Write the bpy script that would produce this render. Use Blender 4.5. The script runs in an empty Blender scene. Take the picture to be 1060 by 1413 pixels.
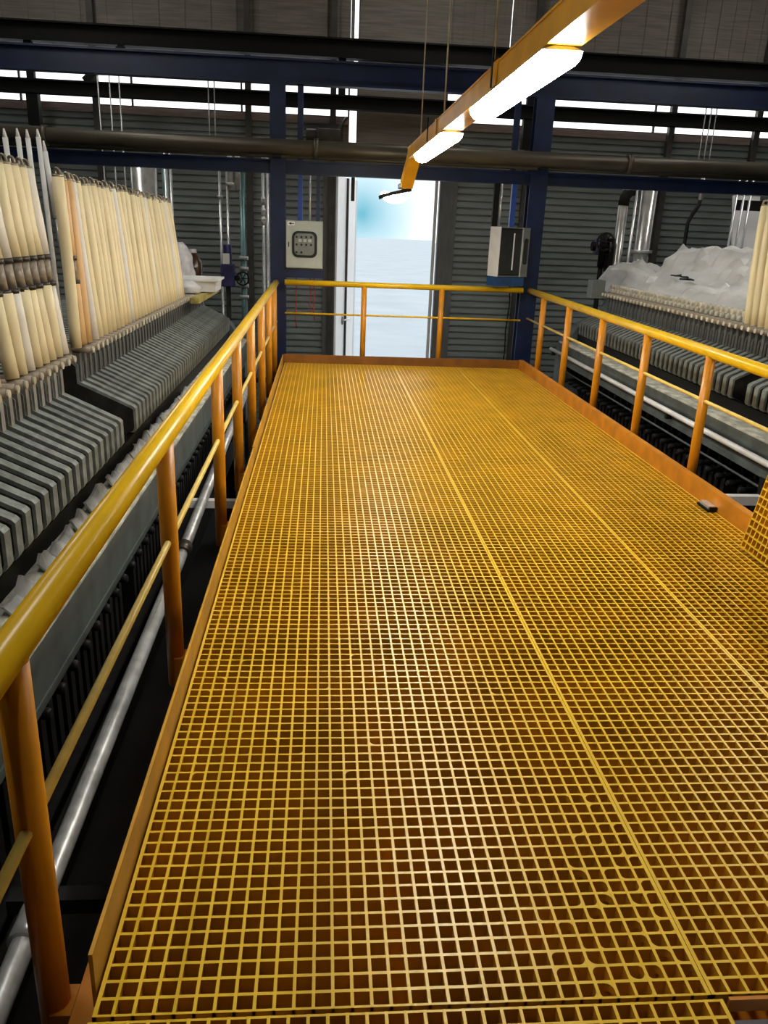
import bpy, math, random
from mathutils import Vector, Matrix
random.seed(7)
C = bpy.context.scene.collection
SC = bpy.context.scene
Z0 = 2.2            # the walkway deck stands 2.2 m above the hall floor; all heights below are given from the deck
V = Vector

# ---------------------------------------------------------------- camera
def set_camera():
    cam = bpy.data.cameras.new('camera'); o = bpy.data.objects.new('camera', cam); C.objects.link(o)
    yaw, pitch, roll = 0.0838, 0.3384, -0.0405
    cy, sy = math.cos(yaw), math.sin(yaw)
    f = V((sy*math.cos(pitch), cy*math.cos(pitch), -math.sin(pitch)))
    r = V((cy, -sy, 0)); d = f.cross(r)
    r2 = math.cos(roll)*r + math.sin(roll)*d
    d2 = -math.sin(roll)*r + math.cos(roll)*d
    m = Matrix((r2, -d2, -f)).transposed().to_4x4()
    m.translation = V((0.4201, -1.1413, 1.4245+Z0))
    o.matrix_world = m
    cam.sensor_fit = 'HORIZONTAL'; cam.sensor_width = 36.0
    cam.lens = 1102.76/1060*36.0
    cam.clip_start = 0.02; cam.clip_end = 300
    SC.camera = o
set_camera()

# ---------------------------------------------------------------- world, exposure
def set_world():
    w = bpy.data.worlds.new('sky'); SC.world = w; w.use_nodes = True
    n = w.node_tree.nodes; l = w.node_tree.links; n.clear()
    out = n.new('ShaderNodeOutputWorld'); bg = n.new('ShaderNodeBackground')
    # overcast white sky with one soft blue break in the cloud beyond the doorway
    tc = n.new('ShaderNodeTexCoord'); dp = n.new('ShaderNodeVectorMath'); dp.operation = 'DOT_PRODUCT'
    dp.inputs[1].default_value = (0.0440, 0.9989, 0.0165)
    ac = n.new('ShaderNodeMath'); ac.operation = 'ARCCOSINE'
    nz = n.new('ShaderNodeTexNoise'); nz.inputs['Scale'].default_value = 14.0; nz.inputs['Detail'].default_value = 2.0
    ad = n.new('ShaderNodeMath'); ad.operation = 'MULTIPLY_ADD'; ad.inputs[1].default_value = 0.030
    cr = n.new('ShaderNodeValToRGB')
    cr.color_ramp.elements[0].position = 0.020; cr.color_ramp.elements[0].color = (0.14, 0.38, 0.47, 1)
    cr.color_ramp.elements[1].position = 0.100; cr.color_ramp.elements[1].color = (0.95, 0.95, 0.95, 1)
    l.new(tc.outputs['Generated'], dp.inputs[0]); l.new(dp.outputs['Value'], ac.inputs[0])
    l.new(tc.outputs['Generated'], nz.inputs['Vector']); l.new(nz.outputs['Fac'], ad.inputs[0]); l.new(ac.outputs[0], ad.inputs[2])
    l.new(ad.outputs[0], cr.inputs[0]); l.new(cr.outputs[0], bg.inputs[0]); l.new(bg.outputs[0], out.inputs[0])
    bg.inputs[1].default_value = 2.0
set_world()
SC.view_settings.view_transform = 'Standard'
SC.view_settings.look = 'None'
SC.view_settings.exposure = 0.0
SC.view_settings.gamma = 1.0
SC.view_settings.use_curve_mapping = False
SC.cycles.max_bounces = 8
LAMP_POWER = 62.0        # radiance of the walkway lamps' diffusers
FILL_POWER = 34.0        # radiance of the fill lamps added out of view

# ---------------------------------------------------------------- materials
MATS = {}
def mat(name, col, rough=0.5, metal=0.0, var=0.15, scale=8.0, bump=0.0, bscale=40.0, stretch=(1,1,1), col2=None, spec=None, emit=None, emit_s=0.0, rand=0.0, alpha=None, trans=None, coord='Object', lo=0.35, hi=0.65):
    if name in MATS: return MATS[name]
    m = bpy.data.materials.new(name); m.use_nodes = True; MATS[name] = m
    n = m.node_tree.nodes; l = m.node_tree.links
    b = n['Principled BSDF']
    b.inputs['Roughness'].default_value = rough; b.inputs['Metallic'].default_value = metal
    if spec is not None: b.inputs['Specular IOR Level'].default_value = spec
    tc = n.new('ShaderNodeTexCoord'); mp = n.new('ShaderNodeMapping'); mp.inputs['Scale'].default_value = stretch
    l.new(tc.outputs[coord], mp.inputs['Vector'])
    nz = n.new('ShaderNodeTexNoise'); nz.inputs['Scale'].default_value = scale; nz.inputs['Detail'].default_value = 4
    l.new(mp.outputs[0], nz.inputs['Vector'])
    cr = n.new('ShaderNodeValToRGB')
    c2 = col2 or tuple(c*(1-var) for c in col)
    c1 = col if col2 else tuple(min(1, c*(1+var)) for c in col)
    cr.color_ramp.elements[0].position = lo; cr.color_ramp.elements[0].color = (*c2, 1)
    cr.color_ramp.elements[1].position = hi; cr.color_ramp.elements[1].color = (*c1, 1)
    l.new(nz.outputs['Fac'], cr.inputs[0])
    src = cr.outputs[0]
    if rand:
        oi = n.new('ShaderNodeObjectInfo'); hsv = n.new('ShaderNodeHueSaturation'); mr = n.new('ShaderNodeMapRange')
        mr.inputs['To Min'].default_value = 1-rand; mr.inputs['To Max'].default_value = 1+rand*0.4
        l.new(oi.outputs['Random'], mr.inputs[0]); l.new(mr.outputs[0], hsv.inputs['Value']); l.new(src, hsv.inputs['Color']); src = hsv.outputs[0]
    l.new(src, b.inputs['Base Color'])
    if bump:
        n2 = n.new('ShaderNodeTexNoise'); n2.inputs['Scale'].default_value = bscale; n2.inputs['Detail'].default_value = 3
        l.new(mp.outputs[0], n2.inputs['Vector'])
        bp = n.new('ShaderNodeBump'); bp.inputs['Strength'].default_value = bump; bp.inputs['Distance'].default_value = 0.01
        l.new(n2.outputs['Fac'], bp.inputs['Height']); l.new(bp.outputs[0], b.inputs['Normal'])
    if emit:
        b.inputs['Emission Color'].default_value = (*emit, 1); b.inputs['Emission Strength'].default_value = emit_s
    if trans is not None: b.inputs['Transmission Weight'].default_value = trans
    if alpha is not None: b.inputs['Alpha'].default_value = alpha
    return m

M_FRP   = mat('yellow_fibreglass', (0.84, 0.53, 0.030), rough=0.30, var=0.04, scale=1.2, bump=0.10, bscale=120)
M_FRPS  = mat('fibreglass_sides_shade', (0.64, 0.33, 0.014), rough=0.6, var=0.15, scale=3.0)
M_RAIL  = mat('yellow_rail_paint', (0.90, 0.54, 0.010), rough=0.28, var=0.08, scale=5.0)
M_POST  = mat('orange_post_paint', (0.70, 0.27, 0.008), rough=0.35, var=0.10, scale=5.0)
M_TOE   = mat('toe_board_paint', (0.60, 0.22, 0.012), rough=0.45, var=0.18, scale=6.0)
M_TOEL  = mat('toe_board_yellow', (0.60, 0.31, 0.025), rough=0.45, var=0.18, scale=6.0)
M_TOEB  = mat('toe_board_brown', (0.26, 0.095, 0.010), rough=0.5, var=0.2, scale=6.0)
M_MID   = mat('mid_rail_worn_yellow', (0.84, 0.60, 0.13), rough=0.35, var=0.12, scale=9.0)
M_TRAY  = mat('tray_orange_paint', (0.85, 0.42, 0.020), rough=0.30, var=0.12, scale=6.0)
M_BLUE  = mat('navy_steel_paint', (0.005, 0.014, 0.055), rough=0.38, var=0.25, scale=4.0)
M_BLUE2 = mat('blue_conduit_paint', (0.02, 0.06, 0.28), rough=0.35, var=0.2)
M_BLACK = mat('black_steel', (0.003, 0.003, 0.003), rough=0.6, spec=0.2, var=0.3)
M_PIPE  = mat('dull_brass_pipe', (0.075, 0.065, 0.045), rough=0.45, metal=0.5, var=0.3, scale=6.0, stretch=(0.3,1,1))
M_GALV  = mat('galvanised_steel', (0.55, 0.56, 0.55), rough=0.38, metal=0.45, var=0.22, scale=14.0, bump=0.1)
M_CHROME= mat('bright_steel', (0.75, 0.76, 0.76), rough=0.22, metal=0.6, var=0.1)
M_DUCT  = mat('duct_steel', (0.62, 0.61, 0.58), rough=0.25, metal=0.6, var=0.2, scale=9.0)
M_PLATE = mat('plate_grey', (0.20, 0.222, 0.205), rough=0.5, var=0.25, scale=25.0, bump=0.2, bscale=80, rand=0.25)
M_CLOTH = mat('filter_cloth_gap_shade', (0.020, 0.019, 0.017), rough=0.8, var=0.4, scale=14.0, spec=0.2)
M_NECKD = mat('neck_dark', (0.10, 0.105, 0.10), rough=0.5, var=0.3, scale=20.0, rand=0.3)
M_NECK  = mat('neck_grey', (0.27, 0.27, 0.25), rough=0.5, var=0.25, scale=20.0, rand=0.3)
M_GIRD  = mat('girder_grey_green', (0.085, 0.105, 0.10), rough=0.55, var=0.25, scale=6.0)
M_LEDGE = mat('dusty_ledge', (0.70, 0.69, 0.57), col2=(0.32, 0.32, 0.27), rough=0.8, scale=9.0, bump=0.4, bscale=60, stretch=(2,1,2))
M_DARK  = mat('dark_machine', (0.010, 0.010, 0.010), rough=0.6, spec=0.25, var=0.4, scale=10)
M_NOZ   = mat('pale_fitting', (0.62, 0.57, 0.44), rough=0.4, var=0.2, scale=30, rand=0.2)
M_HOSE  = mat('cream_hose', (0.90, 0.77, 0.47), rough=0.45, var=0.06, scale=9.0, rand=0.09, stretch=(1,1,0.3))
M_HOSEO = mat('orange_tinted_hose', (0.80, 0.50, 0.22), rough=0.45, var=0.12, scale=6.0, stretch=(1,1,0.3))
M_HOSEW = mat('whitish_hose', (0.85, 0.80, 0.70), rough=0.45, var=0.06, scale=9.0, stretch=(1,1,0.3))
M_SLEEVE= mat('sleeve_grey', (0.30, 0.25, 0.19), rough=0.5, metal=0.3, var=0.25, scale=40)
M_CLAMP = mat('clamp_dark', (0.05, 0.04, 0.03), rough=0.4, metal=0.6, var=0.3)
M_RING  = mat('ring_steel', (0.40, 0.35, 0.26), rough=0.35, metal=0.8, var=0.2)
M_WHITE = mat('white_paint', (0.80, 0.80, 0.78), rough=0.4, var=0.05)
M_BAG   = mat('white_bag', (0.62, 0.60, 0.60), rough=0.5, var=0.15, scale=12, bump=0.5, bscale=20)
M_SHEET = mat('grey_plastic_sheet', (0.62, 0.62, 0.60), rough=0.35, var=0.22, scale=5, bump=0.5, bscale=14, stretch=(1,0.25,1))
M_BOX   = mat('cabinet_grey_green', (0.46, 0.50, 0.44), rough=0.4, var=0.06)
M_BOX2  = mat('cabinet_grey', (0.16, 0.18, 0.17), rough=0.4, var=0.1)
M_GLASS = mat('dark_cabinet_glass', (0.012, 0.015, 0.013), rough=0.3, var=0.3)
M_BEZEL = mat('black_bezel', (0.012, 0.012, 0.012), rough=0.3, var=0.2)
M_PANELG= mat('instrument_panel', (0.20, 0.22, 0.20), rough=0.5, var=0.1)
M_SIDING= mat('siding_grey', (0.25, 0.28, 0.27), rough=0.45, var=0.12, scale=2.0, stretch=(1,1,6))
M_UPPER = mat('upper_sheet_grey', (0.22, 0.195, 0.16), rough=0.55, var=0.22, scale=3.0, stretch=(0.6,1,14))
M_TRIM  = mat('dark_trim', (0.06, 0.055, 0.048), rough=0.5, var=0.2)
M_TRIMG = mat('jamb_grey', (0.14, 0.145, 0.14), rough=0.5, var=0.15, stretch=(3,3,0.5))
M_SILL  = mat('pinkish_sill', (0.50, 0.39, 0.36), rough=0.5, var=0.2, stretch=(0.5,1,6))
M_FLOOR = mat('dark_concrete', (0.018, 0.017, 0.017), rough=0.6, var=0.35, scale=1.5, bump=0.2)
M_HALL  = mat('hall_sheet', (0.16, 0.16, 0.15), rough=0.6, var=0.15)
M_YARD  = mat('pale_yard', (0.46, 0.52, 0.56), rough=0.8, var=0.06, scale=0.4)
M_RED   = mat('red_cable', (0.42, 0.05, 0.03), rough=0.5, var=0.1)
M_TILE  = mat('pale_plate', (0.55, 0.55, 0.62), rough=0.4, metal=0.3, var=0.15)
M_OLIVE = mat('olive_strip', (0.40, 0.33, 0.08), rough=0.6, var=0.3, scale=20)
M_TEAL  = mat('teal_pipe', (0.13, 0.24, 0.24), rough=0.3, metal=0.4, var=0.2)
M_LAMP  = mat('lamp_diffuser', (0.9, 0.9, 0.9), rough=0.4, var=0.0, emit=(1.0, 0.97, 0.88), emit_s=LAMP_POWER)
M_FILL = mat('fill_lamp_diffuser', (0.9, 0.9, 0.9), rough=0.4, var=0.0, emit=(1.0, 0.96, 0.90), emit_s=FILL_POWER)
M_PANE  = mat('window_glass', (1, 1, 1), rough=0.02, var=0.0, trans=1.0)
M_TINT  = mat('tinted_door_glass', (0.72, 0.75, 0.77), rough=0.02, var=0.0, trans=1.0)
M_TINT.node_tree.nodes['Principled BSDF'].inputs['IOR'].default_value = 1.02
M_PANE.node_tree.nodes['Principled BSDF'].inputs['IOR'].default_value = 1.02

# ---------------------------------------------------------------- mesh builder
class MB:
    def __init__(s): s.v = []; s.f = []; s.smooth = []
    def add(s, vs, fs, smooth=False):
        b = len(s.v); s.v += [V(p) for p in vs]; s.f += [tuple(i+b for i in f) for f in fs]; s.smooth += [smooth]*len(fs); return s
    def box(s, x0, x1, y0, y1, z0, z1):
        return s.add([(x0,y0,z0),(x1,y0,z0),(x1,y1,z0),(x0,y1,z0),(x0,y0,z1),(x1,y0,z1),(x1,y1,z1),(x0,y1,z1)],
                     [(0,3,2,1),(4,5,6,7),(0,1,5,4),(1,2,6,5),(2,3,7,6),(3,0,4,7)])
    def bar(s, p, q, w, h, up=(0,0,1)):
        p, q = V(p), V(q); d = (q-p).normalized(); sd = d.cross(V(up)).normalized(); u = sd.cross(d)
        vs = [p+sd*a*w/2+u*b*h/2 for a, b in ((-1,-1),(1,-1),(1,1),(-1,1))] + [q+sd*a*w/2+u*b*h/2 for a, b in ((-1,-1),(1,-1),(1,1),(-1,1))]
        return s.add(vs, [(3,2,1,0),(4,5,6,7),(0,1,5,4),(1,2,6,5),(2,3,7,6),(3,0,4,7)])
    def tube(s, pts, r, n=10, cap=True):
        pts = [V(p) for p in pts]; rs = r if isinstance(r, (list, tuple)) else [r]*len(pts)
        vs = []; fs = []; u = None
        for i, p in enumerate(pts):
            d = (pts[min(i+1, len(pts)-1)] - pts[max(i-1, 0)]).normalized()
            if u is None:
                u = d.cross(V((0.31, 0.17, 0.93)) if abs(d.z) < 0.9 else V((1, 0.1, 0))).normalized()
            u = (u - d*u.dot(d)).normalized(); w = d.cross(u)
            for k in range(n):
                a = 2*math.pi*k/n; vs.append(p + (u*math.cos(a) + w*math.sin(a))*rs[i])
        for i in range(len(pts)-1):
            for k in range(n):
                fs.append((i*n+k, i*n+(k+1) % n, (i+1)*n+(k+1) % n, (i+1)*n+k))
        s.add(vs, fs, True)
        if cap:
            b = len(s.v) - len(vs)
            s.f += [tuple(b+k for k in range(n-1, -1, -1)), tuple(b+(len(pts)-1)*n+k for k in range(n))]; s.smooth += [False, False]
        return s
    def prism(s, prof, y0, y1):                      # profile in x,z (counter-clockwise seen from -y)
        n = len(prof)
        vs = [(x, y0, z) for x, z in prof] + [(x, y1, z) for x, z in prof]
        fs = [tuple(range(n)), tuple(range(2*n-1, n-1, -1))] + [((i+1) % n, i, n+i, n+(i+1) % n) for i in range(n)]
        return s.add(vs, fs)
    def prismx(s, prof, x0, x1):                     # profile in y,z
        n = len(prof)
        vs = [(x0, y, z) for y, z in prof] + [(x1, y, z) for y, z in prof]
        fs = [tuple(range(n)), tuple(range(2*n-1, n-1, -1))] + [((i+1) % n, i, n+i, n+(i+1) % n) for i in range(n)]
        return s.add(vs, fs)
    def torus(s, c, ax, R, r, n=14, m=6):
        ax = V(ax).normalized(); u = ax.orthogonal().normalized(); w = ax.cross(u); c = V(c)
        vs = []; fs = []
        for i in range(n):
            a = 2*math.pi*i/n; d = u*math.cos(a) + w*math.sin(a)
            for j in range(m):
                t = 2*math.pi*j/m; vs.append(c + d*(R + r*math.cos(t)) + ax*r*math.sin(t))
        for i in range(n):
            for j in range(m):
                fs.append((i*m+j, ((i+1) % n)*m+j, ((i+1) % n)*m+(j+1) % m, i*m+(j+1) % m))
        return s.add(vs, fs, True)
    def bounds(s):
        return [min(p[i] for p in s.v) for i in range(3)], [max(p[i] for p in s.v) for i in range(3)]

def wloc(o):
    p = V((0, 0, 0))
    while o is not None: p = p + o.location; o = o.parent
    return p
def obj(name, mb, m, parent=None, origin=None, bevel=0.0):
    if parent is not None: org = wloc(parent)
    elif origin is not None: org = V(origin) + V((0, 0, Z0))
    else:
        lo, hi = mb.bounds(); org = V(((lo[0]+hi[0])/2, (lo[1]+hi[1])/2, lo[2]+Z0))
    off = V((0, 0, Z0)) - org
    me = bpy.data.meshes.new(name); me.from_pydata([tuple(p+off) for p in mb.v], [], mb.f); me.update()
    me.polygons.foreach_set('use_smooth', mb.smooth)
    me.materials.append(m)
    o = bpy.data.objects.new(name, me); C.objects.link(o)
    if parent is not None: o.parent = parent
    else: o.location = org
    if bevel:
        md = o.modifiers.new('bevel', 'BEVEL'); md.width = bevel; md.segments = 2; md.limit_method = 'ANGLE'
    return o
def tag(o, label=None, cat=None, group=None, kind=None):
    if label: o['label'] = label
    if cat: o['category'] = cat
    if group: o['group'] = group
    if kind: o['kind'] = kind
    return o
def thing(name, label, cat, loc, group=None):
    o = bpy.data.objects.new(name, None); C.objects.link(o); o.location = V(loc) + V((0, 0, Z0)); o.empty_display_size = 0.1
    return tag(o, label, cat, group)
def struct(name, mb, m, parent=None, label=None, origin=None):
    o = obj(name, mb, m, parent, origin)
    if parent is None:
        o['kind'] = 'structure'
        if label: o['label'] = label
    return o
def dup(root, loc, label=None, group=None):
    r = root.copy(); C.objects.link(r); r.location = V(loc) + V((0, 0, Z0))
    if label: r['label'] = label
    if group: r['group'] = group
    for ch in list(root.children):
        c = ch.copy(); C.objects.link(c); c.parent = r
        for g in ch.children:
            d = g.copy(); C.objects.link(d); d.parent = c
    return r

ONES = 'zeroth first second third fourth fifth sixth seventh eighth ninth tenth eleventh twelfth thirteenth fourteenth fifteenth sixteenth seventeenth eighteenth nineteenth'.split()
def ordinal(n):
    if n < 20: return ONES[n]
    t = ['', '', 'twent', 'thirt', 'fort', 'fift'][n//10]
    return t+'ieth' if n % 10 == 0 else t+'y-'+ONES[n % 10]

# ---------------------------------------------------------------- the hall
XL, XR, YB, YW, ZF, ZC = -8.0, 11.0, -9.0, 11.0, -2.2, 6.0
struct('floor', MB().box(XL, XR, YB, YW+0.14, ZF-0.2, ZF), M_FLOOR)
struct('ceiling', MB().box(XL, XR, YB, YW+0.14, ZC, ZC+0.12), M_HALL)
struct('wall_left', MB().box(XL-0.15, XL, YB, YW+0.14, ZF, ZC), M_HALL)
struct('wall_right', MB().box(XR, XR+0.15, YB, YW+0.14, ZF, ZC), M_HALL)
struct('wall_front', MB().box(XL, XR, YB-0.15, YB, ZF, ZC), M_HALL)
tag(struct('yard_ground', MB().box(-150, 150, YW+0.14, 400, ZF-0.3, ZF-0.02), M_YARD), kind='structure')

wall = bpy.data.objects.new('wall_back', None); C.objects.link(wall); wall.location = (1.3, YW, 0); wall['kind'] = 'structure'
def siding(x0, x1, z0, z1, pitch=0.092):
    # overlapping metal boards: each board a shallow wedge with a shadow groove at its foot
    mb = MB(); n = int(math.ceil((z1-z0)/pitch))
    for i in range(n):
        a = z0 + i*pitch; b = min(a+pitch, z1)
        mb.prismx([(YW+0.10, a), (YW+0.10, b), (YW+0.03, b), (YW-0.004, b-0.004), (YW-0.006, min(a+0.024, b)), (YW+0.03, min(a+0.018, b)), (YW+0.03, a)], x0, x1)
    o = obj('siding', mb, M_SIDING, wall); o['kind'] = 'stuff'; return o
ZCL0, ZCL1 = 2.86, 3.36          # clerestory strip
DX0, DX1, DZ1 = 0.58, 2.03, 2.15
siding(XL, 0.40, ZF, 2.772)
siding(2.30, XR, ZF, 2.772)
obj('header_panel', MB().box(0.86, 2.07, YW-0.02, YW+0.10, DZ1+0.02, ZC), M_UPPER, wall)
obj('side_strip', MB().box(0.40, 0.745, YW+0.02, YW+0.10, DZ1+0.02, ZCL0), M_UPPER, wall)
obj('side_strip', MB().box(2.07, 2.30, YW+0.02, YW+0.10, DZ1+0.02, ZCL0), M_UPPER, wall)
for x0, x1 in ((XL, 0.745), (2.07, XR)):
    obj('sill', MB().box(x0, x1, YW-0.03, YW+0.10, 2.77, ZCL0), M_SILL, wall)
seams = [XL, -4.6, -2.62, -0.62, 0.75]
seamr = [2.07, 2.90, 3.25, 5.26, 6.5, 8.6, XR]
for sm in (seams, seamr):
    for a, b in zip(sm[:-1], sm[1:]):
        mb = MB(); mb.box(a+0.012, b-0.012, YW, YW+0.08, ZCL1+0.42, ZC)
        for k in range(6):
            x = a + (b-a)*(k+0.5)/6
            mb.prism([(x-0.03, ZCL1+0.42), (x+0.03, ZCL1+0.42), (x+0.02, ZC), (x-0.02, ZC)], YW-0.015, YW+0.002)
        obj('upper_panel', mb, M_UPPER, wall)
        obj('lintel_strip', MB().box(a, b, YW-0.01, YW+0.08, ZCL1, ZCL1+0.41), M_SILL, wall)
for i, x in enumerate((-4.6, -2.62, -0.62, 0.52, 3.25, 5.26, 6.5, 8.6)):
    struct('trim_%d' % (i+1), MB().box(x-0.04, x+0.04, YW-0.12, YW-0.035, ZF, ZC), M_TRIM)
# clerestory windows: glass panes in thin frames
for i, (x0, x1) in enumerate(((XL, 0.745), (2.07, XR))):
    w = MB(); w.box(x0, x1, YW+0.03, YW+0.07, ZCL0, ZCL0+0.02); w.box(x0, x1, YW+0.03, YW+0.07, ZCL1-0.02, ZCL1)
    n = 6
    for k in range(n+1):
        x = x0+0.01+(x1-x0-0.02)*k/n; w.box(x-0.012, x+0.012, YW+0.03, YW+0.07, ZCL0+0.02, ZCL1-0.02)
    win = struct('window_%d' % (i+1), w, M_TRIM)
    for k in range(n):
        a = x0+0.01+(x1-x0-0.02)*k/n+0.012; b = x0+0.01+(x1-x0-0.02)*(k+1)/n-0.012
        obj('pane', MB().box(a, b, YW+0.046, YW+0.052, ZCL0+0.02, ZCL1-0.02), M_PANE, win)
# the narrow bright slit left of the header panel
win = struct('window_3', MB().box(0.845, 0.86, YW+0.02, YW+0.06, DZ1+0.4, ZC), M_TRIM)
obj('pane', MB().box(0.745, 0.845, YW+0.036, YW+0.042, DZ1+0.4, ZC), M_PANE, win)
obj('cover_strip', MB().box(0.745, 0.79, YW+0.02, YW+0.06, ZCL1, ZC), M_UPPER, win)
obj('cover_strip', MB().box(0.745, 0.86, YW+0.0, YW+0.06, DZ1+0.02, DZ1+0.4), M_UPPER, win)
# door: grey jambs, a white leaf with a lever handle at the left and a wide glazed leaf
door = bpy.data.objects.new('door_1', None); C.objects.link(door); door.location = (1.3, YW, 0); door['kind'] = 'structure'
obj('jamb', MB().box(0.40, DX0, YW-0.05, YW+0.10, ZF, DZ1+0.02), M_TRIMG, door)
obj('jamb', MB().box(2.05, 2.30, YW-0.05, YW+0.10, ZF, DZ1+0.02), M_TRIMG, door)
leaf = obj('leaf', MB().bar((DX0+0.012, YW+0.12, (ZF+DZ1)/2), (0.905, YW+1.08, (ZF+DZ1)/2), 0.035, DZ1-ZF-0.04), mat('door_white', (0.92, 0.92, 0.91), rough=0.4, var=0.02), door)
obj('handle', MB().box(0.70, 0.73, YW+0.40, YW+0.44, 0.04, 0.16).tube([(0.725, YW+0.38, 0.10), (0.86, YW+0.85, 0.10)], 0.014), M_GALV, leaf)
obj('leaf_joint', MB().bar((0.755, YW+0.53, (ZF+DZ1)/2), (0.763, YW+0.555, (ZF+DZ1)/2), 0.037, DZ1-ZF-0.05), M_TRIM, leaf)
obj('closer', MB().box(0.79, 0.84, YW-0.03, YW+0.02, DZ1-0.35, DZ1-0.02), M_TRIM, door)
gl = obj('glazed_leaf', MB().box(1.985, 2.03, YW+0.03, YW+0.06, ZF+0.02, DZ1).box(0.86, 1.985, YW+0.03, YW+0.06, DZ1-0.03, DZ1).box(0.86, 1.985, YW+0.03, YW+0.06, ZF+0.02, ZF+0.1), M_WHITE, door)
obj('pane', MB().box(0.86, 1.985, YW+0.042, YW+0.048, ZF+0.1, DZ1-0.03), M_TINT, gl)

# ---------------------------------------------------------------- steelwork overhead
fr = thing('steel_frame', 'navy blue steel portal frame of two posts and a deep beam behind the walkway', 'frame', (1.3, 8.06, ZF))
def hpost(x, y, z0, z1, w=0.16, d=0.16):
    mb = MB(); mb.box(x-w/2, x+w/2, y-d/2, y-d/2+0.012, z0, z1); mb.box(x-w/2, x+w/2, y+d/2-0.012, y+d/2, z0, z1); mb.box(x-0.006, x+0.006, y-d/2+0.012, y+d/2-0.012, z0, z1)
    mb.box(x-w/2-0.05, x+w/2+0.05, y-d/2-0.05, y+d/2+0.05, z0, z0+0.02); return mb
obj('post', hpost(-0.075, 8.10, ZF, 2.80), M_BLUE, fr)
obj('post', hpost(2.72, 8.10, ZF, 2.80, 0.19), M_BLUE, fr)
def ibeam(y, z0, z1, d=0.16, x0=XL, x1=XR, t=0.02):
    return MB().box(x0, x1, y-d/2, y+d/2, z0, z0+t).box(x0, x1, y-d/2, y+d/2, z1-t, z1).box(x0, x1, y-0.01, y+0.01, z0+t, z1-t)
obj('beam', ibeam(8.10, 2.80, 3.03, 0.14), M_BLUE, fr)
obj('rail_beam', ibeam(8.10, 1.95, 2.085, 0.10, -3.9, 6.9), M_BLUE, fr)
for x in (0.16, 2.44): obj('stub_post', MB().box(x-0.03, x+0.03, 8.07, 8.13, 2.085, 2.80), M_BLUE, fr)
for x in (-3.9, 6.9): obj('post', hpost(x, 8.10, ZF, 2.80), M_BLUE, fr)
b1 = thing('roof_beam', 'black steel beam running across the hall above the navy beam', 'beam', (1.3, 10.2, 3.43))
obj('web', ibeam(10.2, 3.43, 3.65, 0.16), M_BLACK, b1)
b2 = thing('roof_beam', 'black steel beam crossing in front of the bright high windows', 'beam', (1.3, 10.2, 2.86))
obj('web', ibeam(10.2, 2.86, 3.02, 0.16), M_BLACK, b2)
obj('brace', MB().bar((-2.55, 10.15, 3.02), (-2.05, 10.15, 3.43), 0.05, 0.08), M_BLACK, b2)
for x in (-5.6, -3.2, 0.62, 3.05, 6.9, 9.0):
    obj('hanger', MB().box(x-0.045, x+0.045, 10.16, 10.24, 3.02, 3.43), M_BLACK, b2)
for x in (-3.2, 3.05):
    obj('drop_stub', MB().box(x-0.07, x+0.07, 10.14, 10.26, 2.50, 2.86), M_BLACK, b2)
pp = thing('overhead_pipe', 'long dull brass coloured pipe running across above the doorway', 'pipe', (1.3, 7.95, 2.10))
obj('pipe', MB().tube([(XL, 7.86, 2.19), (XR, 7.86, 2.19)], 0.075, 14), M_PIPE, pp)
for x in (-5.2, -2.4, 0.3, 3.6, 6.3): obj('flange', MB().tube([(x, 7.86, 2.19), (x+0.05, 7.86, 2.19)], 0.095, 14), M_PIPE, pp)
for x in (-0.075, 2.72): obj('saddle', MB().box(x-0.04, x+0.04, 7.82, 7.962, 2.088, 2.114), M_BLACK, pp)
p2 = thing('overhead_pipe', 'thin dark pipe running along under the brass coloured pipe', 'pipe', (1.3, 7.9, 2.0))
obj('pipe', MB().tube([(XL, 7.99, 2.115), (XR, 7.99, 2.115)], 0.022, 8), M_PIPE, p2)

# ---------------------------------------------------------------- the walkway deck
def grating(x0, x1, y0, y1, nx, ny, fill=None, depth=0.045, edge=0.0085):
    mb = MB(); px = (x1-x0)/nx; py = (y1-y0)/ny; t, b = 0.0034, 0.0022
    for i in range(nx+1):
        x = x0+i*px; e = edge if i in (0, nx) else t
        xa = x if i == 0 else x-e; xb = x if i == nx else x+e
        mb.prism([(max(xa, x-b) if i else x, -depth), (min(xb, x+b) if i < nx else x, -depth), (xb, 0), (xa, 0)], y0, y1)
    for j in range(ny+1):
        y = y0+j*py; e = edge*0.6 if j in (0, ny) else t
        ya = y if j == 0 else y-e; yb = y if j == ny else y+e
        mb.prismx([(ya, -0.0006), (ya if j == 0 else y-b, -depth), (yb if j == ny else y+b, -depth), (yb, -0.0006)], x0, x1)
    if fill:
        for i in range(nx):
            for j in range(min(ny, 70)):
                pr = fill(i, j)
                if pr <= 0: continue
                cx, cy = x0+(i+0.5)*px, y0+(j+0.5)*py
                for sx, sy in ((-1,-1),(1,-1),(1,1),(-1,1)):
                    if random.random() < pr:
                        hx, hy = px/2-t, py/2-t; r = random.uniform(0.25, 0.6)
                        c = V((cx+sx*hx, cy+sy*hy, 0)); k = 4; vs = [(c.x, c.y, -0.0008)]
                        ox, oy = c.x-sx*hx*2*r*0.9, c.y-sy*hy*2*r*0.9
                        R = hx*2*r*0.9
                        for q in range(k+1):
                            a = math.pi/2*q/k
                            vs.append((ox+sx*R*math.cos(a), oy+sy*R*math.sin(a), -0.0008))
                        n0 = len(vs); low = [(a_, b_, -0.02) for a_, b_, _ in vs]
                        top = [tuple([0, q+1, q+2]) for q in range(k)]
                        side = [(q+1, n0+q+1, n0+q+2, q+2) for q in range(k)]
                        mb.add(vs+low, top+side)
    return mb
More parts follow.
